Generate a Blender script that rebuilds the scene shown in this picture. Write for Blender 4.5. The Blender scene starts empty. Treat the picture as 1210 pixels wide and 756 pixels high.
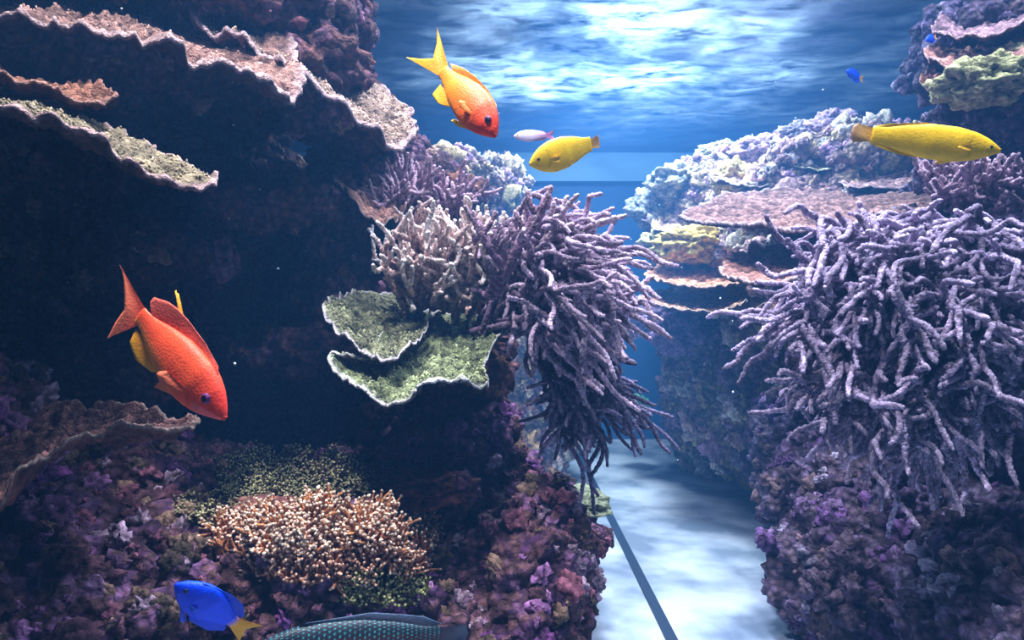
import bpy, bmesh, math, random
import numpy as np
from mathutils import Vector, Matrix, noise
from mathutils.bvhtree import BVHTree
random.seed(7); rng=np.random.default_rng(7)
U=random.uniform
F=806.67; CZ=0.55
def W(px,py,d): return Vector(((px-605)/F*d, d, CZ+(378-py)/F*d))
sc=bpy.context.scene
sc.view_settings.view_transform='Standard'
sc.view_settings.look='None'
sc.view_settings.exposure=0.0
sc.view_settings.gamma=0.92
# ------------------------------------------------------------- materials
def newmat(name):
    m=bpy.data.materials.new(name); m.use_nodes=True
    nt=m.node_tree; nt.nodes.clear()
    out=nt.nodes.new('ShaderNodeOutputMaterial')
    return m,nt,out
def L(nt,a,b): nt.links.new(a,b)
def vcol_mat(name,rough=0.7,nscale=60,bscale=150,bstr=0.4,bdist=0.002,lo=0.6,hi=1.25,spec=0.3,sss=0.0,coat=0.0,vor=False):
    m,nt,out=newmat(name); N=nt.nodes.new
    p=N('ShaderNodeBsdfPrincipled'); L(nt,p.outputs[0],out.inputs[0])
    a=N('ShaderNodeAttribute'); a.attribute_name='Col'
    tc=N('ShaderNodeTexCoord')
    n=N('ShaderNodeTexNoise'); n.inputs['Scale'].default_value=nscale; n.inputs['Detail'].default_value=4
    L(nt,tc.outputs['Object'],n.inputs['Vector'])
    mr=N('ShaderNodeMapRange'); mr.inputs[1].default_value=0.3; mr.inputs[2].default_value=0.7; mr.inputs[3].default_value=lo; mr.inputs[4].default_value=hi
    L(nt,n.outputs['Fac'],mr.inputs[0])
    vm=N('ShaderNodeVectorMath'); vm.operation='SCALE'
    L(nt,a.outputs['Color'],vm.inputs[0]); L(nt,mr.outputs[0],vm.inputs['Scale'])
    L(nt,vm.outputs[0],p.inputs['Base Color'])
    if vor:
        b2=N('ShaderNodeTexVoronoi'); b2.inputs['Scale'].default_value=bscale; h=b2.outputs['Distance']
    else:
        b2=N('ShaderNodeTexNoise'); b2.inputs['Scale'].default_value=bscale; b2.inputs['Detail'].default_value=5; h=b2.outputs['Fac']
    L(nt,tc.outputs['Object'],b2.inputs['Vector'])
    bu=N('ShaderNodeBump'); bu.inputs['Strength'].default_value=bstr; bu.inputs['Distance'].default_value=bdist
    L(nt,h,bu.inputs['Height']); L(nt,bu.outputs[0],p.inputs['Normal'])
    p.inputs['Roughness'].default_value=rough; p.inputs['Specular IOR Level'].default_value=spec
    p.inputs['Coat Weight'].default_value=coat
    return m
M_coral=vcol_mat('coral_skin',0.85,90,420,0.9,0.005,0.5,1.35,.12)
M_plate=vcol_mat('plate_coral_skin',0.85,110,320,1.0,0.007,0.4,1.5,.12)
M_fish=vcol_mat('fish_scales',0.5,50,520,0.3,0.0008,0.85,1.15,0.35,0.0,0.0,True)
M_nod=vcol_mat('nodule_skin',0.85,120,260,0.9,0.005,0.4,1.5,.15)

def rock_mat(name,stops,dark=1.0):
    m,nt,out=newmat(name); N=nt.nodes.new
    p=N('ShaderNodeBsdfPrincipled'); L(nt,p.outputs[0],out.inputs[0]); p.inputs['Roughness'].default_value=0.85
    p.inputs['Specular IOR Level'].default_value=0.2
    tc=N('ShaderNodeTexCoord')
    n=N('ShaderNodeTexNoise'); n.inputs['Scale'].default_value=9; n.inputs['Detail'].default_value=8; n.inputs['Roughness'].default_value=0.75
    L(nt,tc.outputs['Object'],n.inputs['Vector'])
    r=N('ShaderNodeValToRGB'); e=r.color_ramp.elements
    e[0].position=stops[0][0]; e[0].color=(*stops[0][1],1); e[1].position=stops[-1][0]; e[1].color=(*stops[-1][1],1)
    for s in stops[1:-1]:
        x=e.new(s[0]); x.color=(*s[1],1)
    L(nt,n.outputs['Fac'],r.inputs[0])
    v=N('ShaderNodeTexVoronoi'); v.inputs['Scale'].default_value=70
    L(nt,tc.outputs['Object'],v.inputs['Vector'])
    mr=N('ShaderNodeMapRange'); mr.inputs[1].default_value=0.0; mr.inputs[2].default_value=0.7; mr.inputs[3].default_value=1.35*dark; mr.inputs[4].default_value=0.35*dark
    L(nt,v.outputs['Distance'],mr.inputs[0])
    vm=N('ShaderNodeVectorMath'); vm.operation='SCALE'; L(nt,r.outputs[0],vm.inputs[0]); L(nt,mr.outputs[0],vm.inputs['Scale'])
    L(nt,vm.outputs[0],p.inputs['Base Color'])
    n2=N('ShaderNodeTexNoise'); n2.inputs['Scale'].default_value=90; n2.inputs['Detail'].default_value=6
    L(nt,tc.outputs['Object'],n2.inputs['Vector'])
    ad=N('ShaderNodeMath'); ad.operation='SUBTRACT'; L(nt,n2.outputs['Fac'],ad.inputs[0]); L(nt,v.outputs['Distance'],ad.inputs[1])
    bu=N('ShaderNodeBump'); bu.inputs['Strength'].default_value=0.9; bu.inputs['Distance'].default_value=0.01
    L(nt,ad.outputs[0],bu.inputs['Height']); L(nt,bu.outputs[0],p.inputs['Normal'])
    return m
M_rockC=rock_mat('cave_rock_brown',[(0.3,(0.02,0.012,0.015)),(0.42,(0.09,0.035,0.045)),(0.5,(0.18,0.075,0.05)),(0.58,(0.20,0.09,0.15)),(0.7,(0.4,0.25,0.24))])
M_rockL=rock_mat('live_rock_purple',[(0.3,(0.025,0.015,0.025)),(0.42,(0.12,0.045,0.13)),(0.5,(0.20,0.10,0.09)),(0.58,(0.30,0.14,0.32)),(0.7,(0.55,0.40,0.45))])
M_rockR=rock_mat('live_rock_mauve',[(0.3,(0.03,0.02,0.045)),(0.42,(0.10,0.055,0.14)),(0.5,(0.15,0.10,0.12)),(0.58,(0.22,0.15,0.28)),(0.7,(0.45,0.4,0.46))])
M_rockF=rock_mat('reef_rock_pale',[(0.3,(0.06,0.04,0.07)),(0.42,(0.28,0.16,0.22)),(0.5,(0.42,0.26,0.22)),(0.58,(0.5,0.36,0.2)),(0.7,(0.85,0.68,0.58))])
# ------------------------------------------------------------- builder
class B:
    def __init__(s): s.v=[];s.f=[];s.c=[];s.n=0
    def add(s,v,f,c):
        v=np.asarray(v,float).reshape(-1,3); c=np.asarray(c,float)
        if c.ndim==1: c=np.tile(c,(len(v),1))
        s.v.append(v); s.c.append(c[:,:3])
        n=s.n
        s.f.extend([tuple(i+n for i in q) for q in f]); s.n+=len(v)
    def obj(s,name,mat,parent=None,smooth=True):
        V=np.concatenate(s.v); C=np.clip(np.concatenate(s.c),0,1)
        ctr=(V.min(0)+V.max(0))/2
        me=bpy.data.meshes.new(name); me.from_pydata((V-ctr).tolist(),[],s.f)
        a=me.color_attributes.new('Col','FLOAT_COLOR','POINT')
        a.data.foreach_set('color',np.c_[C,np.ones(len(C))].astype(np.float32).ravel())
        if smooth: me.polygons.foreach_set('use_smooth',[True]*len(me.polygons))
        me.materials.append(mat); me.update()
        o=bpy.data.objects.new(name,me); sc.collection.objects.link(o)
        o.location=ctr
        if parent: 
            o.parent=parent; o.location=Vector(ctr)-parent.location
        return o
def tube(b,pts,rad,sides,c0,c1,jit=0.0,jc=0.25):
    pts=np.asarray(pts,float); n=len(pts); rad=np.asarray(rad,float)
    T=np.gradient(pts,axis=0); T/=np.linalg.norm(T,axis=1)[:,None]+1e-9
    ref=np.array([0.3,-0.5,0.81]); 
    if abs(np.dot(ref,T[0]))>0.9: ref=np.array([1.,0,0])
    N=np.empty_like(T); x=ref-np.dot(ref,T[0])*T[0]; x/=np.linalg.norm(x)
    for i in range(n):
        x=x-np.dot(x,T[i])*T[i]; x/=np.linalg.norm(x)+1e-9; N[i]=x
    Bn=np.cross(T,N)
    a=np.arange(sides)*2*math.pi/sides
    J=rng.uniform(-1,1,(n,sides))
    R=rad[:,None]*(1+jit*J)
    V=pts[:,None,:]+R[...,None]*(np.cos(a)[None,:,None]*N[:,None,:]+np.sin(a)[None,:,None]*Bn[:,None,:])
    t=np.linspace(0,1,n)[:,None,None]
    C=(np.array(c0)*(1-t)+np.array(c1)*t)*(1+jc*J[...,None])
    V=V.reshape(-1,3); C=C.reshape(-1,3)
    f=[]
    for i in range(n-1):
        for k in range(sides):
            k2=(k+1)%sides
            f.append((i*sides+k,i*sides+k2,(i+1)*sides+k2,(i+1)*sides+k))
    V=np.vstack([V,pts[-1]+T[-1]*rad[-1]*0.6]); C=np.vstack([C,np.array(c1)])
    e=len(V)-1
    for k in range(sides): f.append(((n-1)*sides+k,(n-1)*sides+(k+1)%sides,e))
    b.add(V,f,C)
def bez(p0,p1,p2,n):
    t=np.linspace(0,1,n)[:,None]
    return (1-t)**2*np.array(p0)+2*t*(1-t)*np.array(p1)+t*t*np.array(p2)
def finger(b,p0,p1,p2,r,c0,c1,forks=2,wig=0.010,sides=9,gr=-0.15,curl=.14,cs=0,cz=0):
    p0,p1,p2=[np.array(p) for p in (p0,p1,p2)]
    ln=np.linalg.norm(p1-p0)+np.linalg.norm(p2-p1)
    n=max(10,int(ln/(r*0.42)))
    P=bez(p0,p1,p2,n); s=U(0,50)
    cd=rng.uniform(-1,1,3); cd[1]*=.5
    if cs: cd[0]=abs(cd[0])*cs
    if cz: cd[2]=abs(cd[2])*cz
    cd*=curl*ln
    for i in range(n):
        q=noise.noise_vector(Vector(P[i])*19+Vector((s,s,s)))
        P[i]+=np.array(q)*wig*2*min(1,i/n*2.0)+cd*(i/n)**3
    t=np.linspace(0,1,n)
    rad=r*(1.08-0.30*t)*np.where(t>0.96,0.8,1)
    tube(b,P,rad,sides,c0,c1,0.32,0.5)
    for k in range(forks):
        i=int(n*U(0.2,0.75)); q=P[i]; T=P[min(i+2,n-1)]-P[i]; T/=np.linalg.norm(T)+1e-9
        d=T+rng.uniform(-0.95,0.95,3); d/=np.linalg.norm(d)
        l=ln*U(0.22,0.42)
        m=q+d*l*0.55; e=q+d*l*0.9+T*l*0.25+np.array([0,0,gr*l])
        cc=np.array(c0)*(1-i/n)+np.array(c1)*i/n
        finger(b,q,m,e,r*0.9,cc,c1,0,wig*0.6,sides,curl=curl,cs=cs,cz=cz)
ICO={}
def ico(sub):
    if sub not in ICO:
        bm=bmesh.new(); bmesh.ops.create_icosphere(bm,subdivisions=sub,radius=1)
        ICO[sub]=(np.array([v.co[:] for v in bm.verts]),[tuple(v.index for v in f.verts) for f in bm.faces]); bm.free()
    return ICO[sub]
def ball(b,c,r,col,sub=1,jit=0.15):
    v,f=ico(sub); r=np.array(r) if np.ndim(r) else np.array([r]*3)
    J=rng.uniform(-1,1,(len(v),1))
    b.add(np.array(c)+v*r*(1+jit*J),f,np.array(col)*(1+0.25*J))
LUMP=[]
for s in range(14):
    v,f=ico(3); w=[]; h_=[]
    for p in v:
        h=noise.fractal(Vector(p)*1.6+Vector((s*7.3,0,0)),.7,2.1,4); w.append(np.array(p)*(1+.75*h)*np.array([1,1,.7])); h_.append(h)
    LUMP.append((np.array(w),f,np.array(h_)[:,None]))
def rotm():
    q=Matrix.Rotation(U(0,6.28),3,'X')@Matrix.Rotation(U(0,6.28),3,'Y')@Matrix.Rotation(U(0,6.28),3,'Z'); return np.array(q)
def lump(b,c,r,col):
    v,f,h=random.choice(LUMP)
    b.add(np.array(c)+(v@rotm())*r,f,np.array(col)*(1+1.3*h))
# ------------------------------------------------------------- rocks
texs={}
def tex(kind,scale,depth=3):
    k=(kind,scale)
    if k not in texs:
        t=bpy.data.textures.new(f'{kind}_{scale}',kind); t.noise_scale=scale
        if kind=='CLOUDS': t.noise_depth=depth; t.noise_basis='BLENDER_ORIGINAL'
        texs[k]=t
    return texs[k]
bvhs={}
def rock(name,blobs,mat,voxel=0.007,d1=0.12,d2=0.07,d3=0.026):
    bm=bmesh.new()
    for (px,py,d,rx,ry,rd) in blobs:
        c=W(px,py,d); s=Vector((rx/F*d,rd,ry/F*d))
        r=bmesh.ops.create_icosphere(bm,subdivisions=4,radius=1)
        for v in r['verts']:
            v.co=Vector((c.x+v.co.x*s.x,c.y+v.co.y*s.y,c.z+v.co.z*s.z))
            if v.co.z<0.004: v.co.z=0.004
    me=bpy.data.meshes.new(name+'_base'); bm.to_mesh(me); bm.free()
    o=bpy.data.objects.new(name,me); sc.collection.objects.link(o)
    m=o.modifiers.new('r','REMESH'); m.mode='VOXEL'; m.voxel_size=voxel
    for kind,scl,st in (('CLOUDS',0.16,d1),('CLOUDS',0.05,d2),('VORONOI',0.035,-d3),('CLOUDS',0.015,d3)):
        m=o.modifiers.new('d','DISPLACE'); m.texture=tex(kind,scl); m.strength=st; m.texture_coords='LOCAL'; m.mid_level=0.5
    dg=bpy.context.evaluated_depsgraph_get()
    me2=bpy.data.meshes.new_from_object(o.evaluated_get(dg))
    o.modifiers.clear(); o.data=me2; me2.name=name
    for v in me2.vertices:
        if v.co.z<0.002: v.co.z=0.002
    me2.polygons.foreach_set('use_smooth',[True]*len(me2.polygons))
    me2.materials.clear(); me2.materials.append(mat)
    bm=bmesh.new(); bm.from_mesh(me2); bvhs[name]=BVHTree.FromBMesh(bm); bm.free()
    return o
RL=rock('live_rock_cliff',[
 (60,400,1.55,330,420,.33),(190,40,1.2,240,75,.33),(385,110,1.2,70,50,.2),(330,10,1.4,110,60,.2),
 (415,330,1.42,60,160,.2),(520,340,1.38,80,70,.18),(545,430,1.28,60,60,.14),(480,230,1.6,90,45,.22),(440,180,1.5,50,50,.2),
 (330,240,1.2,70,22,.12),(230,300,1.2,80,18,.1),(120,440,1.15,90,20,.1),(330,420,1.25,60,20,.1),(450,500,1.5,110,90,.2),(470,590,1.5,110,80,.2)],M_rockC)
RL2=rock('live_rock_ledge',[
 (540,570,1.2,95,100,.2),(610,700,1.08,85,130,.22),(380,700,1.0,220,95,.24),(100,700,.9,230,95,.25),(150,590,1.15,180,60,.25),
 (380,600,1.1,130,50,.15),(660,640,1.35,45,70,.15),(385,650,.90,125,38,.10),(455,690,.88,70,40,.08),(-80,560,.9,110,120,.2)],M_rockL,.006)
RR=rock('live_rock_bank',[
 (1230,430,1.25,190,190,.2),(1200,160,1.3,90,60,.2),(1190,60,1.4,95,60,.2),(1100,330,1.6,170,100,.25),
 (1060,570,1.35,150,80,.2),(1060,690,1.2,150,110,.22),(1230,720,1.0,170,130,.25),(960,530,1.7,80,70,.2),(1120,480,1.4,120,100,.2)],M_rockR)
RF=rock('reef_rock_slope',[
 (870,270,2.4,105,90,.3),(840,430,2.45,60,130,.25),(980,330,2.0,130,150,.3),(1010,200,2.0,100,45,.25),(920,480,2.1,90,100,.25),
 (580,250,2.4,40,70,.2),(620,440,2.3,70,140,.2),(530,225,2.0,60,40,.2)],M_rockF,0.011)
def cast(px,py,names=None):
    o=Vector((0,0,CZ)); d=(W(px,py,1)-o).normalized(); best=None
    for k,b in bvhs.items():
        if names and k not in names: continue
        h=b.ray_cast(o,d)
        if h[0] is not None and (best is None or h[3]<best[2]): best=(h[0],h[1],h[3])
    return best
def px_of(p): return 605+p[0]/p[1]*F, 378-(p[2]-CZ)/p[1]*F
def nodules(ob,name,count,rmin,rmax,pal,mat=M_nod,skip=()):
    me=ob.data; n=len(me.polygons)
    ar=np.empty(n); me.polygons.foreach_get('area',ar); ce=np.empty(n*3); me.polygons.foreach_get('center',ce); ce=ce.reshape(-1,3)
    no=np.empty(n*3); me.polygons.foreach_get('normal',no); no=no.reshape(-1,3)
    w=ar*((no[:,1]<0.3)|(no[:,2]>0.2)); w/=w.sum()
    idx=rng.choice(n,count,p=w)
    b=B()
    for i in idx:
        p=ce[i]; a,c_=px_of(p)
        if any(((a-x)/rx)**2+((c_-y)/ry)**2<1 for x,y,rx,ry in skip): continue
        q=noise.noise(Vector(p)*7)+0.5*noise.noise(Vector(p)*25)
        c=pal[int((q*0.9+0.5)*len(pal)+U(-.5,.5))%len(pal)]
        r=rmin+(rmax-rmin)*random.random()**3
        lump(b,p-no[i]*r*.35,r,np.array(c)*U(.5,1.2))
    return b.obj(name,mat,ob)
purple=[(.18,.06,.20),(.24,.11,.24),(.12,.055,.07),(.22,.14,.10),(.24,.09,.13),(.38,.26,.34),(.10,.07,.05)]
nodules(RL,'encrusting_coralline_algae',1300,.008,.035,[(.15,.06,.07),(.22,.09,.05),(.24,.11,.16),(.34,.22,.17),(.1,.05,.05)])
nodules(RL2,'encrusting_coralline_algae',2900,.006,.02,purple,skip=[(385,640,120,52),(350,570,105,34)])
nodules(RR,'encrusting_coralline_algae',2300,.007,.026,[(.14,.07,.18),(.19,.12,.22),(.11,.07,.10),(.17,.11,.12),(.3,.25,.34),(.09,.06,.08)])
nodules(RF,'encrusting_reef_coral',1900,.012,.045,[(.62,.44,.24),(.48,.4,.32),(.52,.31,.3),(.65,.5,.46),(.42,.24,.36),(.5,.38,.18)])
# ------------------------------------------------------------- plate corals
def catmull(P,N):
    P=np.array(P,float); n=len(P); out=[]
    for k in range(N):
        u=k/N*n; i=int(u); t=u-i
        a,b_,c,d=P[(i-1)%n],P[i%n],P[(i+1)%n],P[(i+2)%n]
        out.append(0.5*((2*b_)+(-a+c)*t+(2*a-5*b_+4*c-d)*t*t+(-a+3*b_-3*c+d)*t**3))
    return np.array(out)
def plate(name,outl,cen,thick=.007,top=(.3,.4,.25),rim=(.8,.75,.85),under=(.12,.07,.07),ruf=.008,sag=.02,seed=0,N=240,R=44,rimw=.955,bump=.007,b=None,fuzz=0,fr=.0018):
    O=catmull([W(*p) for p in outl],N); c=np.array(W(*cen))
    V=[];C=[];own=b is None
    if own: b=B()
    for i,o in enumerate(O):
        q=noise.noise(Vector(o)*22+Vector((seed,0,0))); q2=noise.noise(Vector(o)*60+Vector((seed,5,0)))
        O[i]=c+(o-c)*(1+0.07*q+0.045*q2)+np.array([0,0,ruf*(q*1.2+q2*0.8)])
    for side in (0,1):
        for j in range(R+1):
            r=(j/R)**0.85
            for i,o in enumerate(O):
                p=c+(o-c)*r
                z=-sag*(r-r*r)*2*1.0
                h=noise.noise(Vector(p)*45+Vector((seed,1,2))); h2=noise.noise(Vector(p)*130)
                g=noise.noise(Vector((o*38))+Vector((seed,r*1.5,0)))
                z+=bump*(h+0.7*h2)+.006*g*r+0.0012*math.sin(r*34+h*3)
                p=p+np.array([0,0,z-(thick*(1.3-0.8*r) if side else 0)])
                V.append(p)
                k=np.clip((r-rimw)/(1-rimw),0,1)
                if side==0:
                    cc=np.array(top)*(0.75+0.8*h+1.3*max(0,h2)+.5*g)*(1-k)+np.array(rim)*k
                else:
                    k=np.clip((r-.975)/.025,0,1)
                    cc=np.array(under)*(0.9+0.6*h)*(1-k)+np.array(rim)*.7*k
                C.append(cc)
    f=[];S=(R+1)*N
    for j in range(R):
        for i in range(N):
            i2=(i+1)%N
            f.append((j*N+i,j*N+i2,(j+1)*N+i2,(j+1)*N+i)); f.append((S+j*N+i2,S+j*N+i,S+(j+1)*N+i,S+(j+1)*N+i2))
    for i in range(N):
        i2=(i+1)%N; f.append((R*N+i,R*N+i2,S+R*N+i2,S+R*N+i))
    b.add(V,f,C)
    for _ in range(fuzz):
        j=int(R*math.sqrt(U(.02,.94))); i=random.randrange(N); q=V[j*N+i]
        cl=C[j*N+i]*U(1.1,1.8)+np.array([.05,.05,.05])*U(0,1)
        ball(b,q+rng.uniform(-1,1,3)*.0015,(fr*U(.6,1.2),fr*U(.6,1.2),fr*U(.9,1.8)),cl,1,.2)
    if own: return b.obj(name,M_plate)
b=B()
plate('',[(384,356,.98),(392,384,.93),(418,404,.90),(450,428,.88),(478,415,.92),(505,385,1.05),(480,355,1.2),(425,346,1.15)],(465,375,1.08),top=(.16,.16,.09),rim=(.6,.53,.55),seed=3,b=b,fuzz=1100)
plate('',[(386,420,.90),(398,440,.87),(430,460,.84),(470,477,.82),(492,468,.82),(498,456,.83),(545,457,.86),(580,448,.9),(574,428,.93),(588,400,1.0),(610,378,1.12),(560,368,1.2),(490,374,1.15),(452,396,1.02),(436,424,.92),(410,419,.9)],(520,400,1.05),top=(.21,.235,.12),rim=(.68,.64,.6),seed=9,ruf=.012,b=b,fuzz=2600)
b.obj('green_plate_coral',M_plate)
b=B()
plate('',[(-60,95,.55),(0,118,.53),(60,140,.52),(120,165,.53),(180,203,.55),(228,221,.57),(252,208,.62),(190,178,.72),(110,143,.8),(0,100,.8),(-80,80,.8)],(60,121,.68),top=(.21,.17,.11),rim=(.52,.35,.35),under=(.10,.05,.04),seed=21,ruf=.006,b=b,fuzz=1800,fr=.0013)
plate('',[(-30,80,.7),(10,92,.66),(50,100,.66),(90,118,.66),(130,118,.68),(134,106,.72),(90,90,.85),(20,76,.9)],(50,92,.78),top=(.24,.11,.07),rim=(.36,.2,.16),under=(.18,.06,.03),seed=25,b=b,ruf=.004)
b.obj('shelf_plate_coral',M_plate)
b=B()
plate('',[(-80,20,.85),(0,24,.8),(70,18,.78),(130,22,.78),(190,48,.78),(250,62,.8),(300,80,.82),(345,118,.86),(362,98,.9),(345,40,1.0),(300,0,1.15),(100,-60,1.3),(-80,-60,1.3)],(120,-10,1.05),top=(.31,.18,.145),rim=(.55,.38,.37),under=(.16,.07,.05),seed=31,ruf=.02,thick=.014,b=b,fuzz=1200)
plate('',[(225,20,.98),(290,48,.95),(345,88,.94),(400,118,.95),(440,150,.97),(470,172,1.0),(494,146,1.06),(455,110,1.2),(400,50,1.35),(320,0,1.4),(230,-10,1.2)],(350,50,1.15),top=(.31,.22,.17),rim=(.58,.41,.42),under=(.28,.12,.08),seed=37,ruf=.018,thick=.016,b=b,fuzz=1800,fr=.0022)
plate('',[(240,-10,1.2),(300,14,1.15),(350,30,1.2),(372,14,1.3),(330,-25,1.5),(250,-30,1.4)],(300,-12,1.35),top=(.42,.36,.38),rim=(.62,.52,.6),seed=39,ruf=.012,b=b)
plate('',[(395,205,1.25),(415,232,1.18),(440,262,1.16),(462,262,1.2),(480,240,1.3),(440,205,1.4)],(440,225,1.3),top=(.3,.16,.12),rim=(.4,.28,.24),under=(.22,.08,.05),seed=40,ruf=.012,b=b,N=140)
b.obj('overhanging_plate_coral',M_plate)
b=B()
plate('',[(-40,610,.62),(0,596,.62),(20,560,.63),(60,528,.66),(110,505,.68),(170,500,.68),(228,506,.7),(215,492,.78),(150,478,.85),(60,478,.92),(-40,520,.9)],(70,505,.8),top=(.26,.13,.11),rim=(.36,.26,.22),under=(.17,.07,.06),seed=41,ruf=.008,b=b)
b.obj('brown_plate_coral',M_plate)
PK=(.38,.21,.18)
b=B()
plate('',[(806,256,1.6),(860,262,1.45),(930,270,1.35),(1010,272,1.32),(1090,256,1.35),(1118,225,1.5),(1020,214,1.8),(930,222,1.8),(855,232,1.75)],(970,240,1.6),top=PK,rim=(.65,.48,.48),under=(.2,.09,.08),seed=51,b=b,thick=.014)
plate('',[(850,318,1.4),(895,334,1.28),(950,328,1.22),(1000,322,1.22),(1020,300,1.45),(950,288,1.6),(880,296,1.6)],(945,306,1.45),top=(.45,.23,.18),rim=(.66,.46,.42),under=(.2,.09,.08),seed=53,b=b,thick=.012)
plate('',[(760,322,2.1),(800,336,1.9),(850,338,1.8),(890,322,1.9),(860,305,2.15),(800,308,2.25)],(830,320,2.1),top=(.8,.36,.22),rim=(.8,.52,.4),seed=55,b=b,N=120)
plate('',[(755,352,2.0),(800,364,1.85),(850,366,1.75),(885,352,1.85),(850,340,2.1),(790,342,2.2)],(825,352,2.0),top=(.7,.36,.24),rim=(.8,.55,.45),seed=56,b=b,N=120)
plate('',[(880,372,1.6),(920,388,1.5),(965,380,1.5),(975,362,1.65),(930,352,1.8)],(930,370,1.7),top=(.5,.26,.22),rim=(.7,.5,.45),seed=58,b=b,N=120)
plate('',[(990,216,1.75),(1060,220,1.6),(1135,208,1.6),(1150,178,1.8),(1080,172,2.0),(1020,186,2.0)],(1080,195,1.8),top=(.6,.34,.32),rim=(.75,.56,.55),seed=57,b=b,N=140)
plate('',[(935,196,1.9),(990,200,1.8),(1035,186,1.9),(1000,176,2.1),(950,182,2.1)],(985,188,2.0),top=(.5,.4,.16),rim=(.6,.58,.4),seed=59,b=b,N=120)
plate('',[(840,210,2.0),(890,218,1.9),(935,210,1.95),(920,196,2.15),(860,198,2.2)],(890,206,2.05),top=(.55,.36,.28),rim=(.7,.56,.5),seed=65,b=b,N=120)
plate('',[(770,268,2.2),(820,276,2.05),(865,266,2.1),(850,252,2.3),(790,256,2.35)],(820,262,2.25),top=(.6,.4,.28),rim=(.75,.6,.5),seed=67,b=b,N=120)
plate('',[(1085,95,1.3),(1120,112,1.2),(1150,100,1.2),(1160,80,1.4),(1110,75,1.4)],(1120,92,1.3),top=(.5,.22,.15),rim=(.6,.4,.3),seed=60,b=b,N=120)
plate('',[(1090,60,1.25),(1130,82,1.15),(1190,75,1.1),(1230,45,1.15),(1180,30,1.35),(1120,45,1.35)],(1150,58,1.25),top=(.5,.25,.2),rim=(.65,.4,.35),seed=61,b=b,N=140)
plate('',[(1100,30,1.3),(1140,44,1.2),(1200,30,1.15),(1230,5,1.2),(1160,0,1.4)],(1160,20,1.3),top=(.4,.24,.26),rim=(.65,.42,.42),seed=64,b=b,N=140)
b.obj('pink_plate_coral',M_plate)
def head(b,px,py,d,rx,ry,col,seed,rd=None):
    v,f=ico(5); c=np.array(W(px,py,d)); s=np.array([rx/F*d,(rd or rx/F*d),ry/F*d]); V=[];C=[]
    for p in v:
        h=noise.fractal(Vector(p)*2.2+Vector((seed,0,0)),.8,2,4); g=noise.noise(Vector(p)*11+Vector((0,seed,0)))
        V.append(c+p*s*(1+.3*h+.1*g)); C.append(np.array(col)*(1+.5*h+1.1*g))
    b.add(V,f,C)
b=B(); head(b,1158,98,1.15,46,28,(.42,.40,.2),1); head(b,1195,72,1.2,26,18,(.4,.36,.22),2); b.obj('brain_coral',M_coral)
b=B()
for i,(x,y,d,rx,ry,c) in enumerate([(850,185,2.4,28,16,(.55,.48,.24)),(800,215,2.3,32,20,(.5,.46,.36)),(765,245,2.4,22,22,(.45,.42,.36)),(820,290,2.1,45,22,(.8,.55,.16)),(780,290,2.3,25,18,(.55,.45,.22)),(900,180,2.2,35,18,(.55,.36,.46)),
   (950,160,2.2,35,14,(.5,.4,.42)),(865,212,2.1,24,22,(.65,.48,.2)),(900,240,2.0,30,16,(.45,.4,.28)),(840,345,2.1,24,14,(.8,.42,.18)),(765,375,2.3,25,25,(.38,.26,.4)),(800,395,2.2,30,25,(.34,.2,.36)),(545,215,2.1,20,12,(.5,.45,.28)),(505,200,1.9,30,18,(.48,.32,.44)),(985,150,2.1,30,18,(.5,.34,.46)),(750,480,2.5,16,14,(.15,.5,.25))]):
    head(b,x,y,d,rx,ry,c,i*3+5)
b.obj('stony_coral_colony',M_coral)
b=B(); head(b,680,595,1.28,38,18,(.26,.28,.18),77); b.obj('mound_coral',M_coral)
b=B(); head(b,320,606,.97,60,20,(.30,.13,.11),81,.06);head(b,510,578,1.02,55,22,(.26,.09,.08),83,.05); b.obj('red_encrusting_coral',M_coral)
# ------------------------------------------------------------- finger soft corals
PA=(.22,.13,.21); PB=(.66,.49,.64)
b=B()
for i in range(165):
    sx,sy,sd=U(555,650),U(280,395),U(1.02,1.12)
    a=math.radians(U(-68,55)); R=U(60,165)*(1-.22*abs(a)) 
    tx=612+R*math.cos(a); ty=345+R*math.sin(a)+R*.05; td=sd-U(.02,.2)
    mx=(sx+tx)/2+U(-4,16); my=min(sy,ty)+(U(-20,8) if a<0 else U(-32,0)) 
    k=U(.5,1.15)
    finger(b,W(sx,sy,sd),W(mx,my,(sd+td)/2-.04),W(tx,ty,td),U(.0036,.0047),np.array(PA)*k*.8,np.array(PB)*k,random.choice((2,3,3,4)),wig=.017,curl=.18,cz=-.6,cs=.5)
for i in range(42):
    sx,sy,sd=U(625,680),U(395,430),U(1.02,1.12)
    tx,ty=U(655,742),U(455,570); 
    if tx>705: ty=min(ty,515)
    k=U(.4,.9)
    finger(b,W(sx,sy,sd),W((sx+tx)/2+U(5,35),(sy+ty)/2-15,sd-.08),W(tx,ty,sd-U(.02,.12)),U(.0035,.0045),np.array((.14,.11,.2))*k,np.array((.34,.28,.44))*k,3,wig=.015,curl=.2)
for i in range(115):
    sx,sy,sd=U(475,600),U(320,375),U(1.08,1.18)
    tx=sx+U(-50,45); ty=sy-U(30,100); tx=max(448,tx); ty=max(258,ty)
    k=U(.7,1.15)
    finger(b,W(sx,sy,sd),W((sx+tx)/2+U(-25,25),(sy+ty)/2,sd-.05),W(tx,ty,sd-U(.03,.12)),U(.0036,.0046),np.array((.46,.25,.22))*k,np.array((1.,.74,.68))*k,2,wig=.014,gr=.1,curl=.18)
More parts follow.
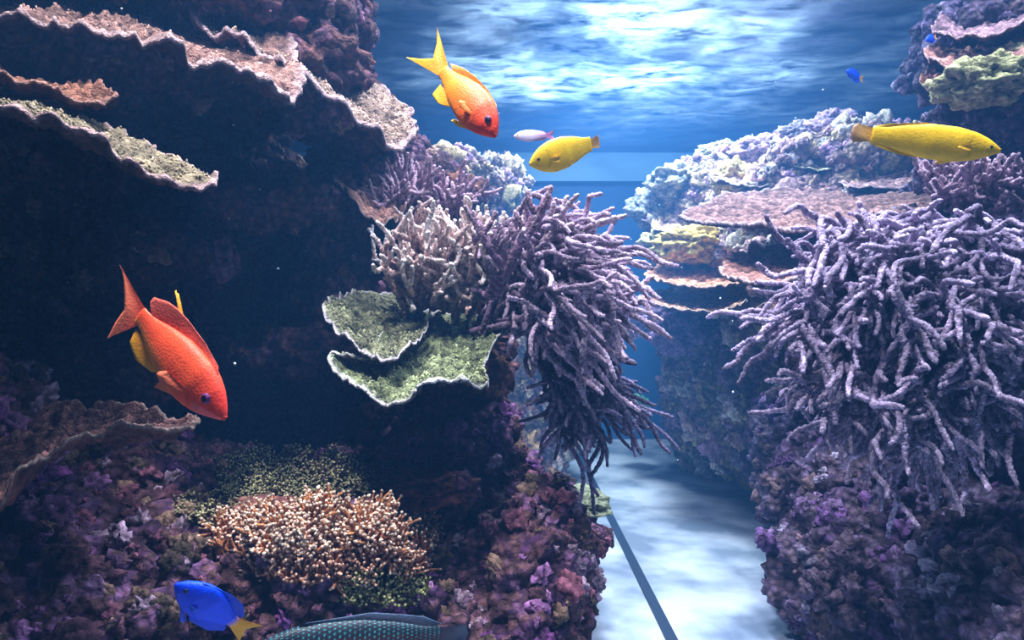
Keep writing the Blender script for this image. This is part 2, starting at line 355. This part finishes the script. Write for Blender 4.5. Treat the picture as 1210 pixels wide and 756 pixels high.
for s,m,e,r in [((578,350,.92),(602,320,.89),(645,230,.88),.0085),((598,318,.9),(575,295,.88),(566,262,.88),.006)]:
    finger(b,W(*s),W(*m),W(*e),r,(.22,.12,.18),(.32,.2,.28),0,wig=.004,curl=0)
    for k in range(16):
        t=U(.1,.95); q0=bez(W(*s),W(*m),W(*e),50)[int(t*49)]; q=Vector(q0); sg=random.choice((-1,1))
        finger(b,q,q+Vector((sg*.010,-.006,.006)),q+Vector((sg*.016,-.008,.028)),r*.55,(.22,.12,.18),(.46,.32,.4),0,wig=.001)
for e in [(683,264),(672,256),(700,285),(718,300),(730,322),(748,345)]:
    finger(b,W(600,320,.97),W(640,265,.92),W(e[0],e[1],.90),.0046,(.28,.18,.24),(.66,.52,.6),2)
b.obj('finger_leather_coral',M_coral)
b=B()
for i in range(75):
    sx,sy,sd=U(455,545),U(240,272),U(1.3,1.4)
    tx=sx+U(-35,35); ty=U(192,238)
    finger(b,W(sx,sy,sd),W((sx+tx)/2,(sy+ty)/2,sd-.05),W(tx,ty,sd-U(0,.1)),U(.0038,.005),(.26,.14,.22),(.62,.42,.50),2,gr=.2)
b.obj('branching_soft_coral',M_coral)
b=B()
for i in range(90):
    sx,sy,sd=U(1105,1230),U(225,255),U(1.05,1.15)
    tx=sx+U(-40,40); ty=U(183,235)
    finger(b,W(sx,sy,sd),W((sx+tx)/2,(sy+ty)/2,sd-.05),W(tx,ty,sd-U(0,.1)),U(.0036,.0048),(.24,.13,.18),(.5,.34,.42),2,gr=.2)
b.obj('branching_soft_coral',M_coral)
b=B()
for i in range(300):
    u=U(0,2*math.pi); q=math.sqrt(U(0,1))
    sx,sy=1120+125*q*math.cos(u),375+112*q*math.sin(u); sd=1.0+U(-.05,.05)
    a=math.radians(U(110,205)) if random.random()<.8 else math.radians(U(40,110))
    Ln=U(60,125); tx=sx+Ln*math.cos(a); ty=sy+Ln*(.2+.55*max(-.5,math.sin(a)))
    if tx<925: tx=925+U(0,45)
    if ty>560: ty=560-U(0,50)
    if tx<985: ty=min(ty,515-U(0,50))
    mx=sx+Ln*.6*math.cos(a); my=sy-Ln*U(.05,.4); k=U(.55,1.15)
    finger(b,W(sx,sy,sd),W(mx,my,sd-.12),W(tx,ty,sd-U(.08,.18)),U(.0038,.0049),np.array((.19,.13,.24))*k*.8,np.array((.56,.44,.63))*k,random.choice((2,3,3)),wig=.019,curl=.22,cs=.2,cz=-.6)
for i in range(34):
    sx=U(1050,1210); sy=U(275,320); tx=sx-U(60,120); ty=U(254,300)
    tx=max(tx,960)
    finger(b,W(sx,sy,1.0),W((sx+tx)/2,ty-12,.93),W(tx,ty+8,.9),U(.0038,.0048),(.25,.17,.27),(.62,.50,.67),2,wig=.012,curl=.2,cz=-1,cs=.3)
for x,y in [(916,398),(924,385),(930,410),(926,462),(940,480)]:
    finger(b,W(x+95,y-45,.95),W(x+50,y-50,.86),W(x,y,.84),.0044,(.22,.15,.25),(.58,.46,.62),1,wig=.008,curl=.03)
b.obj('finger_leather_coral',M_coral)
# ------------------------------------------------------------- polyps
def polyps(name,patches,mat=M_coral):
    b=B()
    for (cx,cy,rx,ry,n,ln,r,c0,c1,tipr) in patches:
        for i in range(n):
            a=U(0,6.283); q=math.sqrt(U(0,1)); h=cast(cx+rx*q*math.cos(a),cy+ry*q*math.sin(a),('live_rock_ledge','live_rock_bank'))
            if not h: continue
            if noise.noise(Vector(h[0])*28)<-.16+(-.5)*(1-q): continue
            p=np.array(h[0]); nn=np.array(h[1])*.6+np.array([0,-.2,.6])+rng.uniform(-.55,.55,3); nn/=np.linalg.norm(nn)
            l=ln*U(.7,1.3)*(1+.5*noise.noise(Vector(h[0])*22)); k=U(.6,1.2)
            e=p+nn*l; tube(b,bez(p-nn*.003,p+nn*l*.5+rng.uniform(-1,1,3)*l*.2,e,5),[r*1.3,r*1.2,r*1.1,r,r*.8],5,np.array(c0)*k*.7,np.array(c0)*k,.1,.1)
            ball(b,e,r*tipr,np.array(c1)*k,1,.1)
    return b.obj(name,mat)
polyps('hammer_coral_polyps',[(385,628,118,28,1550,.024,.0017,(.75,.33,.14),(1,.72,.55),1.3),(400,668,105,24,600,.018,.0016,(.6,.25,.13),(.9,.55,.4),1.25),(310,636,65,26,580,.022,.0017,(.65,.28,.13),(1,.66,.5),1.3),(455,695,55,28,500,.012,.0014,(.3,.26,.08),(.55,.55,.26),1.35),(475,636,48,30,480,.02,.0016,(.65,.28,.13),(1,.66,.5),1.3)])
polyps('star_polyps',[(350,562,115,34,1900,.010,.0013,(.20,.17,.08),(.55,.52,.28),1.3),(300,600,95,26,900,.010,.0013,(.20,.16,.08),(.55,.5,.28),1.3)])
# ------------------------------------------------------------- fishes
def fish(name,snout,ped,up,prof,width,colf,fins,eye,tail,bend=0.0,hs=1.0,eyecol=(.6,.3,.1),pect=None,seg=70,ring=40):
    S=np.array(snout);P=np.array(ped); Lb=np.linalg.norm(S-P); X=(S-P)/Lb
    Z=np.array(up,float); Z-=np.dot(Z,X)*X; Z/=np.linalg.norm(Z); Y=np.cross(Z,X)
    pt=np.array(prof)
    def smooth(t,k):
        xs=pt[:,0]; 
        v=[np.interp(tt,xs,pt[:,k]) for tt in (t-.025,t,t+.025)] if t>.06 else [np.interp(t,xs,pt[:,k])]
        return float(np.mean(v))*hs
    def wd(t): return float(np.interp(t,[w[0] for w in width],[w[1] for w in width]))
    def loc(t,y,h): return S-X*t*Lb+Z*h*Lb+Y*(y+bend*max(0,t-.3)**2)*Lb
    b=B(); V=[];C=[]
    for i in range(seg+1):
        t=(i/seg)**1.25
        tp,bt=smooth(t,1),smooth(t,2); w=wd(t)
        if i==0: tp=bt=.012; w=.01
        for k in range(ring):
            a=2*math.pi*k/ring; s,c=math.sin(a),math.cos(a)
            hh=(tp if s>0 else bt)*s
            yy=w*math.copysign(abs(c)**1.0,c)
            V.append(loc(t,yy,hh)); C.append(colf(t,s,c))
    f=[(i*ring+k,i*ring+(k+1)%ring,(i+1)*ring+(k+1)%ring,(i+1)*ring+k) for i in range(seg) for k in range(ring)]
    f.append(tuple(range(ring))[::-1]); f.append(tuple(seg*ring+k for k in range(ring)))
    b.add(V,f,C)
    def fin(base,tip,c0,c1,y0=0,y1=0,n=28,m=8,ray=.12):
        base=np.array(base,float);tip=np.array(tip,float)
        V=[];C=[]
        def ip(A,u): 
            xs=np.linspace(0,1,len(A)); return np.array([np.interp(u,xs,A[:,0]),np.interp(u,xs,A[:,1])])
        for sd in (1,-1):
          for j in range(m+1):
            for i in range(n+1):
                u=i/n;v=j/m; p=ip(base,u)*(1-v)+ip(tip,u)*v
                y=y0*(1-v)+y1*v+.012*math.sin(u*5+v*2)*v
                V.append(loc(p[0],y+sd*.004*(1-v*.8),p[1]))
                C.append((np.array(c0)*(1-v)+np.array(c1)*v)*(1-ray*(i%2)*1.5))
        f=[];S2=(m+1)*(n+1)
        for j in range(m):
            for i in range(n):
                q=(j*(n+1)+i,j*(n+1)+i+1,(j+1)*(n+1)+i+1,(j+1)*(n+1)+i); f.append(q); f.append(tuple(x+S2 for x in q[::-1]))
        for i in range(n): f.append((m*(n+1)+i,m*(n+1)+i+1,S2+m*(n+1)+i+1,S2+m*(n+1)+i))
        b.add(V,f,C)
    for fn in fins: fin(*fn)
    fin(*tail)
    if pect:
        (t,h,tt,th,tw,c0,c1)=pect
        for s in (1,-1):
            w=wd(t)*.93
            fin([(t,h+.02),(t,h-.02)],[(tt-.03,th+tw),(tt,th+tw*.3),(tt,th-tw*.3),(tt-.05,th-tw)],c0,c1,s*w,s*(w+.04),16,6)
    et,eh,er=eye
    for s in (1,-1):
        tp=smooth(et,1) if eh>0 else smooth(et,2)
        yy=wd(et)*math.sqrt(max(.05,1-(eh/tp)**2))*s
        c=loc(et,yy*.9,eh); v,ff=ico(3)
        M=v[:,0:1]*X*er*Lb+v[:,1:2]*Y*er*.55*Lb+v[:,2:3]*Z*er*Lb
        rr=np.sqrt(v[:,0]**2+v[:,2]**2)
        cc=np.where((rr<.6)[:,None],np.array([.004,.004,.01]),np.where((rr<.8)[:,None],np.array(eyecol),np.array(eyecol)*.45))
        b.add(c+M,ff,cc)
    for dz in (.008,-.012):
        v,ff=ico(2); b.add(loc(.012,0,dz*1.1)+v[:,0:1]*X*.02*Lb+v[:,1:2]*Y*.02*Lb+v[:,2:3]*Z*.009*Lb,ff,np.array(colf(.0,.0,1))*.8)
    return b.obj(name,M_fish)
AN=[(0,.012,.012),(.02,.035,.035),(.06,.07,.06),(.12,.115,.095),(.2,.155,.135),(.3,.185,.165),(.42,.195,.18),(.55,.185,.165),(.7,.145,.135),(.85,.09,.088),(.94,.066,.066),(1,.064,.064)]
WA=[(0,.015),(.05,.045),(.15,.08),(.3,.1),(.5,.095),(.7,.065),(.9,.03),(1,.02)]
def gill(t,s): return 0.78 if abs(t-(.26-.05*s*s))<.009 and abs(s)<.75 else 1.0
def c_red(t,s,c):
    base=np.array((.92,.11,.035)); bel=np.array((.95,.33,.06)); hd=np.array((.90,.05,.035)); 
    k=np.clip((-s-.0)*1.3,0,1)*np.clip((t-.3)*3,0,1); r=base*(1-k)+bel*k
    k2=np.clip((.35-t)*4,0,1)*(.8); r=r*(1-k2)+hd*k2
    st=0.12*math.sin(s*22)*(1 if t>.3 else 0)
    if s<-.2 and t<.2: r=r*.7+np.array((.7,.25,.3))*.3
    return r*(1+st)*gill(t,s)
def c_or(t,s,c):
    a=np.array((1,.33,.01)); h=np.array((.9,.06,.015)); k=np.clip((.75-t)/.6,0,1); return (a*(1-k)+h*k)*(1+.08*math.sin(s*22))*gill(t,s)
UPR=(.76,-.25,.649)
fish('sea_goldie_fish',W(266,494,.50),W(162,372,.53),UPR,AN,WA,c_red,[
  ([(.22,.16),(.4,.185),(.6,.165),(.9,.07)],[(.27,.2),(.45,.245),(.66,.265),(.78,.26),(.86,.24),(.99,.17),(1.0,.12)],(.85,.09,.05),(.9,.18,.12)),
  ([(.56,.17),(.64,.16)],[(.845,.325),(.875,.33)],(.85,.28,.02),(.9,.5,.03)),
  ([(.58,-.15),(.86,-.08)],[(.66,-.21),(.8,-.235),(.93,-.19),(.97,-.1)],(.85,.25,.02),(.85,.42,.02)),
  ([(.28,-.15),(.38,-.165)],[(.5,-.26),(.62,-.32),(.6,-.24),(.5,-.19)],(.85,.15,.06),(.9,.28,.12),.03,.08)],
  (.155,.035,.036),([(.96,.055),(.98,0),(.96,-.055)],[(1.42,.10),(1.3,.06),(1.2,.0),(1.13,-.06),(1.14,-.2),(1.13,-.33)],(.88,.10,.05),(.92,.24,.12)),
  bend=.05,eyecol=(.3,.06,.3),pect=(.3,-.03,.5,-.06,.045,(.88,.14,.06),(.88,.24,.12)))
fish('sea_goldie_fish',W(586,161,.60),W(523,83,.64),(.778,-.2,.628),AN,WA,c_or,[
  ([(.22,.16),(.4,.185),(.6,.165),(.9,.07)],[(.27,.185),(.45,.21),(.66,.2),(.85,.16),(1.0,.1)],(.95,.2,.01),(.95,.3,.01)),
  ([(.6,-.15),(.8,-.1)],[(.66,-.19),(.74,-.23),(.86,-.22),(.9,-.1)],(.95,.4,.01),(.98,.55,.02)),
  ([(.28,-.15),(.36,-.165)],[(.42,-.22),(.52,-.24),(.5,-.2),(.46,-.18)],(.95,.35,.02),(.98,.55,.03),.03,.05)],
  (.15,.04,.036),([(.96,.055),(.98,0),(.96,-.055)],[(1.46,.22),(1.3,.12),(1.18,.0),(1.3,-.1),(1.46,-.2)],(1,.36,.01),(1,.5,.01)),
  eyecol=(.2,.05,.2),pect=(.3,-.03,.46,-.05,.035,(.95,.22,.02),(.98,.36,.05)))
def c_y(t,s,c):
    r=np.array((1,.62,.005)); 
    if s<-.3: r=r*.8+np.array((.95,.45,.01))*.2
    return r*gill(t,s)
WP=[(0,.012,.012),(.03,.035,.03),(.1,.075,.065),(.2,.11,.1),(.35,.135,.13),(.55,.135,.13),(.75,.105,.1),(.9,.07,.07),(1,.06,.06)]
WW=[(0,.012),(.1,.045),(.3,.07),(.55,.068),(.8,.04),(1,.015)]
yf=[([(.28,.12),(.6,.12),(.95,.055)],[(.31,.13),(.6,.15),(.9,.1),(1.0,.07)],(1,.58,.005),(1,.62,.02)),
    ([(.5,-.12),(.75,-.09),(.95,-.055)],[(.54,-.135),(.75,-.135),(.92,-.1),(1.0,-.07)],(1,.54,.005),(1,.62,.02)),
    ([(.3,-.12),(.36,-.125)],[(.4,-.16),(.46,-.165),(.45,-.145)],(.98,.54,.01),(.98,.62,.02),.02,.03)]
yt=([(.97,.05),(.98,0),(.97,-.05)],[(1.13,.08),(1.16,.05),(1.17,0),(1.16,-.05),(1.13,-.08)],(.9,.48,.03),(.6,.35,.2))
fish('yellow_wrasse_fish',W(1182,178,.68),W(1030,159,.70),(.0,-.15,1),WP,WW,c_y,yf,(.09,.015,.017),yt,hs=1.08,eyecol=(.5,.3,.05),pect=(.24,-.02,.36,-.03,.02,(1,.54,.01),(1,.62,.03)))
fish('yellow_wrasse_fish',W(626,194,.78),W(698,170,.83),(-.1,-.25,1),WP,WW,c_y,yf,(.11,.03,.024),yt,hs=1.45,eyecol=(.5,.3,.05),pect=(.26,-.02,.40,-.03,.03,(1,.54,.01),(1,.62,.03)))
def c_p(t,s,c):
    k=np.clip((t-.5)*2,0,1); return np.array((.7,.6,.7))*(1-k)+np.array((.5,.22,.38))*k
pf=[([(.28,.12),(.6,.12),(.95,.055)],[(.31,.15),(.6,.17),(.9,.13),(1.0,.09)],(.5,.28,.38),(.6,.4,.5)),([(.5,-.12),(.95,-.055)],[(.54,-.15),(.92,-.13),(1.0,-.09)],(.5,.28,.38),(.6,.4,.5))]
fish('pale_anthias_fish',W(607,161,1.0),W(645,160,1.02),(0,0,1),WP,WW,c_p,pf,(.1,.02,.02),([(.97,.05),(.97,-.05)],[(1.3,.14),(1.2,0),(1.3,-.14)],(.5,.2,.35),(.5,.2,.4)),hs=1.2)
def c_b(t,s,c):
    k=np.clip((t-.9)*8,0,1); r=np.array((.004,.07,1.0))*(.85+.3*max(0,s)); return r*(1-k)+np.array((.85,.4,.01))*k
DP=[(0,.02,.02),(.03,.06,.05),(.1,.14,.11),(.2,.21,.18),(.35,.27,.24),(.5,.28,.26),(.7,.22,.21),(.85,.13,.13),(.95,.085,.085),(1,.08,.08)]
DW=[(0,.02),(.1,.08),(.3,.12),(.5,.115),(.8,.05),(1,.025)]
def damsel(sn,pd,up,nm='blue_damselfish'):
    return fish(nm,sn,pd,up,DP,DW,c_b,[([(.2,.2),(.5,.27),(.9,.1)],[(.26,.25),(.6,.32),(.85,.28),(1.0,.16),(.98,.12)],(.004,.05,.8),(.004,.07,.7)),
     ([(.45,-.25),(.9,-.1)],[(.55,-.33),(.85,-.32),(1.0,-.2),(.97,-.12)],(.004,.05,.8),(.004,.06,.7)),([(.3,-.22),(.38,-.24)],[(.45,-.36),(.5,-.36),(.48,-.28)],(.01,.06,.8),(.04,.12,.8),.03,.06)],
     (.13,.06,.035),([(.95,.075),(.97,0),(.95,-.075)],[(1.28,.2),(1.22,.08),(1.19,0),(1.22,-.08),(1.28,-.2)],(.85,.38,.01),(.85,.42,.02)),eyecol=(.02,.05,.3),pect=(.28,-.03,.42,-.04,.04,(.01,.1,.8),(.05,.15,.8)))
damsel(W(207,690,.55),W(278,736,.58),(.45,-.3,.85))
damsel(W(1000,84,1.5),W(1016,92,1.52),(0,0,1))
damsel(W(1094,48,1.2),W(1104,44,1.21),(0,0,1))
def c_s(t,s,c):
    u=t*38; v=(math.atan2(s,c)/math.pi)*13+ (int(u)%2)*.5
    d=math.hypot((u%1)-.5,(v%1)-.5); base=np.array((.05,.02,.03)) if s<.5 else np.array((.02,.025,.04))
    return np.array((.05,.28,.30)) if d<.2 else base
fish('spotted_leopard_wrasse',W(296,770,.60),W(520,752,.66),(0,-.1,1),WP,WW,c_s,[([(.22,.11),(.6,.12),(.95,.055)],[(.26,.14),(.6,.165),(.9,.12),(1.0,.08)],(.04,.02,.03),(.08,.12,.2)),([(.5,-.12),(.95,-.055)],[(.54,-.15),(.92,-.13),(1.0,-.09)],(.04,.02,.03),(.1,.2,.3))],
   (.09,.02,.017),([(.97,.05),(.97,-.05)],[(1.14,.07),(1.17,0),(1.14,-.07)],(.06,.03,.05),(.08,.1,.16)),seg=240,ring=110)
# ------------------------------------------------------------- tank
SZ=CZ+.80; X0,X1,Y0,Y1=-2.15,1.85,-.35,3.15
def simple(name,col,rough=.6,n=None):
    m,nt,out=newmat(name); p=nt.nodes.new('ShaderNodeBsdfPrincipled'); L(nt,p.outputs[0],out.inputs[0])
    p.inputs['Base Color'].default_value=(*col,1); p.inputs['Roughness'].default_value=rough
    if n:
        t=nt.nodes.new('ShaderNodeTexNoise'); t.inputs['Scale'].default_value=n[0]; t.inputs['Detail'].default_value=6
        tc=nt.nodes.new('ShaderNodeTexCoord'); L(nt,tc.outputs['Object'],t.inputs['Vector'])
        r=nt.nodes.new('ShaderNodeValToRGB'); r.color_ramp.elements[0].position=.38; r.color_ramp.elements[1].position=.6
        r.color_ramp.elements[0].color=(*n[1],1); r.color_ramp.elements[1].color=(*n[2],1)
        L(nt,t.outputs['Fac'],r.inputs[0]); L(nt,r.outputs[0],p.inputs['Base Color'])
        bu=nt.nodes.new('ShaderNodeBump'); bu.inputs['Strength'].default_value=.4; bu.inputs['Distance'].default_value=.01; L(nt,t.outputs['Fac'],bu.inputs['Height']); L(nt,bu.outputs[0],p.inputs['Normal'])
    return m
def box(name,x0,x1,y0,y1,z0,z1,mat):
    me=bpy.data.meshes.new(name); bm=bmesh.new(); bmesh.ops.create_cube(bm,size=1)
    for v in bm.verts: v.co=Vector((v.co.x*(x1-x0),v.co.y*(y1-y0),v.co.z*(z1-z0)))
    bm.to_mesh(me); bm.free(); o=bpy.data.objects.new(name,me); sc.collection.objects.link(o)
    o.location=((x0+x1)/2,(y0+y1)/2,(z0+z1)/2); me.materials.append(mat); return o
m_sand=simple('pale_sand',(.7,.75,.8),.7,(6,(.17,.22,.30),(.50,.56,.66)))
m_blue=simple('blue_tank_wall',(.01,.10,.28),.5,(1.5,(.003,.05,.15),(.005,.085,.23)))
box('floor',X0,X1,Y0,Y1,-.06,0,m_sand)
box('wall_back',X0,X1,Y1,Y1+.05,-.06,SZ+.15,m_blue)
box('wall_left',X0-.05,X0,Y0,Y1,-.06,SZ+.15,m_blue)
box('wall_right',X1,X1+.05,Y0,Y1,-.06,SZ+.15,m_blue)
box('trim_1',X0,X1,Y1-.03,Y1,SZ-.165,SZ-.035,simple('pale_band_trim',(.22,.42,.56),.4))  # pale band along the upper back wall, just below the surface
box('trim_2',.264,.284,.9,Y1-.03,0,.004,simple('floor_seam_sealant',(.02,.04,.08),.5))
n=240; xs=np.linspace(X0,X1,n); ys=np.linspace(Y0,Y1,n); V=[]
for y in ys:
    for x in xs:
        h=.012*noise.noise(Vector((x*3.2,y*6,0)))+.005*noise.noise(Vector((x*10,y*20,3)))
        V.append((x,y,SZ+h))
me=bpy.data.meshes.new('water_surface'); me.from_pydata(V,[],[(j*n+i,j*n+i+1,(j+1)*n+i+1,(j+1)*n+i) for j in range(n-1) for i in range(n-1)])
me.polygons.foreach_set('use_smooth',[True]*len(me.polygons))
ws=bpy.data.objects.new('water_surface',me); sc.collection.objects.link(ws)
m,nt,out=newmat('rippled_water'); N=nt.nodes.new
tc=N('ShaderNodeTexCoord'); mp=N('ShaderNodeMapping'); mp.inputs['Scale'].default_value=(5,10,1); L(nt,tc.outputs['Object'],mp.inputs[0])
n1=N('ShaderNodeTexNoise'); n1.inputs['Scale'].default_value=1.5; n1.inputs['Detail'].default_value=8; n1.inputs['Roughness'].default_value=.66; n1.inputs['Distortion'].default_value=.3; L(nt,mp.outputs[0],n1.inputs['Vector'])
n0=N('ShaderNodeTexNoise'); n0.inputs['Scale'].default_value=2.8; n0.inputs['Detail'].default_value=3; L(nt,tc.outputs['Object'],n0.inputs['Vector'])
r1=N('ShaderNodeMapRange'); r1.inputs[1].default_value=.36; r1.inputs[2].default_value=.82; L(nt,n1.outputs['Fac'],r1.inputs[0])
r0=N('ShaderNodeMapRange'); r0.inputs[1].default_value=.40; r0.inputs[2].default_value=.62; r0.inputs[3].default_value=.12; L(nt,n0.outputs['Fac'],r0.inputs[0])
mu=N('ShaderNodeMath'); mu.operation='MULTIPLY'; L(nt,r1.outputs[0],mu.inputs[0]); L(nt,r0.outputs[0],mu.inputs[1])  # noise mask puts the bright light patches into the surface's translucency
tr=N('ShaderNodeBsdfTransparent'); tr.inputs[0].default_value=(.8,.9,1,1)
tl=N('ShaderNodeBsdfTranslucent'); tl.inputs[0].default_value=(.34,.45,.56,1)
gl=N('ShaderNodeBsdfGlossy'); gl.inputs['Color'].default_value=(.6,.8,1,1); gl.inputs['Roughness'].default_value=.1
bu=N('ShaderNodeBump'); bu.inputs['Strength'].default_value=.6; bu.inputs['Distance'].default_value=.01; L(nt,n1.outputs['Fac'],bu.inputs['Height']); L(nt,bu.outputs[0],gl.inputs['Normal'])
m1=N('ShaderNodeMixShader'); L(nt,mu.outputs[0],m1.inputs[0]); L(nt,tr.outputs[0],m1.inputs[1]); L(nt,tl.outputs[0],m1.inputs[2])
m2=N('ShaderNodeMixShader'); m2.inputs[0].default_value=.3; L(nt,m1.outputs[0],m2.inputs[1]); L(nt,gl.outputs[0],m2.inputs[2])
L(nt,m2.outputs[0],out.inputs[0]); me.materials.append(m)
def water(name,sd,ad_):
    m,nt,out=newmat(name)
    vs=nt.nodes.new('ShaderNodeVolumeScatter'); vs.inputs['Color'].default_value=(.12,.42,1,1); vs.inputs['Density'].default_value=sd; vs.inputs['Anisotropy'].default_value=.2
    va=nt.nodes.new('ShaderNodeVolumeAbsorption'); va.inputs['Color'].default_value=(.3,.55,.95,1); va.inputs['Density'].default_value=ad_
    ad=nt.nodes.new('ShaderNodeAddShader'); L(nt,vs.outputs[0],ad.inputs[0]); L(nt,va.outputs[0],ad.inputs[1]); L(nt,ad.outputs[0],out.inputs['Volume']); return m
YS=1.28
wb=box('water_body',X0+.001,X1-.001,Y0,YS,.001,SZ-.03,water('clear_near_water',.085,.12))
wf=box('hazy_depths',X0+.001,X1-.001,YS+.0005,Y1-.001,.001,SZ-.03,water('hazy_far_water',.23,.14))
wf.parent=wb; wf.location=wf.location-wb.location
b=B()
for i in range(160): ball(b,(U(-.9,1.2),U(.8,2.9),U(.3,SZ-.05)),U(.0008,.0022),(.8,.85,.9),1,.2)
b.obj('floating_particles',M_nod,wb)
# ------------------------------------------------------------- lights
def area(name,loc,tgt,size,power,col,spread=180):
    l=bpy.data.lights.new(name,'AREA'); l.size=size; l.energy=power; l.color=col; l.spread=math.radians(spread)
    o=bpy.data.objects.new(name,l); sc.collection.objects.link(o); o.location=loc
    o.rotation_euler=(Vector(tgt)-Vector(loc)).to_track_quat('-Z','Y').to_euler()
area('aquarium_lamp',(.15,1.10,SZ+.5),(.03,1.08,.5),.2,21,(1,.92,.96),100)
area('aquarium_lamp',(.78,.95,SZ+.5),(.65,1.1,.5),.2,14,(.92,.92,1),100)
area('aquarium_lamp',(.3,2.05,SZ+.5),(.45,2.15,.4),.35,64,(.76,.88,1),130)
area('aquarium_lamp',(-.28,.40,SZ+.45),(-.25,.62,.5),.15,20,(1,.89,.84),80)
area('aquarium_lamp',(.45,.42,SZ+.45),(.45,.72,.5),.15,10,(1,.95,.92),90)
w=bpy.data.worlds.new('room'); sc.world=w; w.use_nodes=True
w.node_tree.nodes['Background'].inputs[0].default_value=(.25,.27,.42,1); w.node_tree.nodes['Background'].inputs[1].default_value=.03
cam=bpy.data.cameras.new('camera'); cam.lens=24; cam.sensor_width=36; cam.clip_start=.01
co=bpy.data.objects.new('camera',cam); sc.collection.objects.link(co); co.location=(0,0,CZ); co.rotation_euler=(math.pi/2,0,0)
sc.camera=co
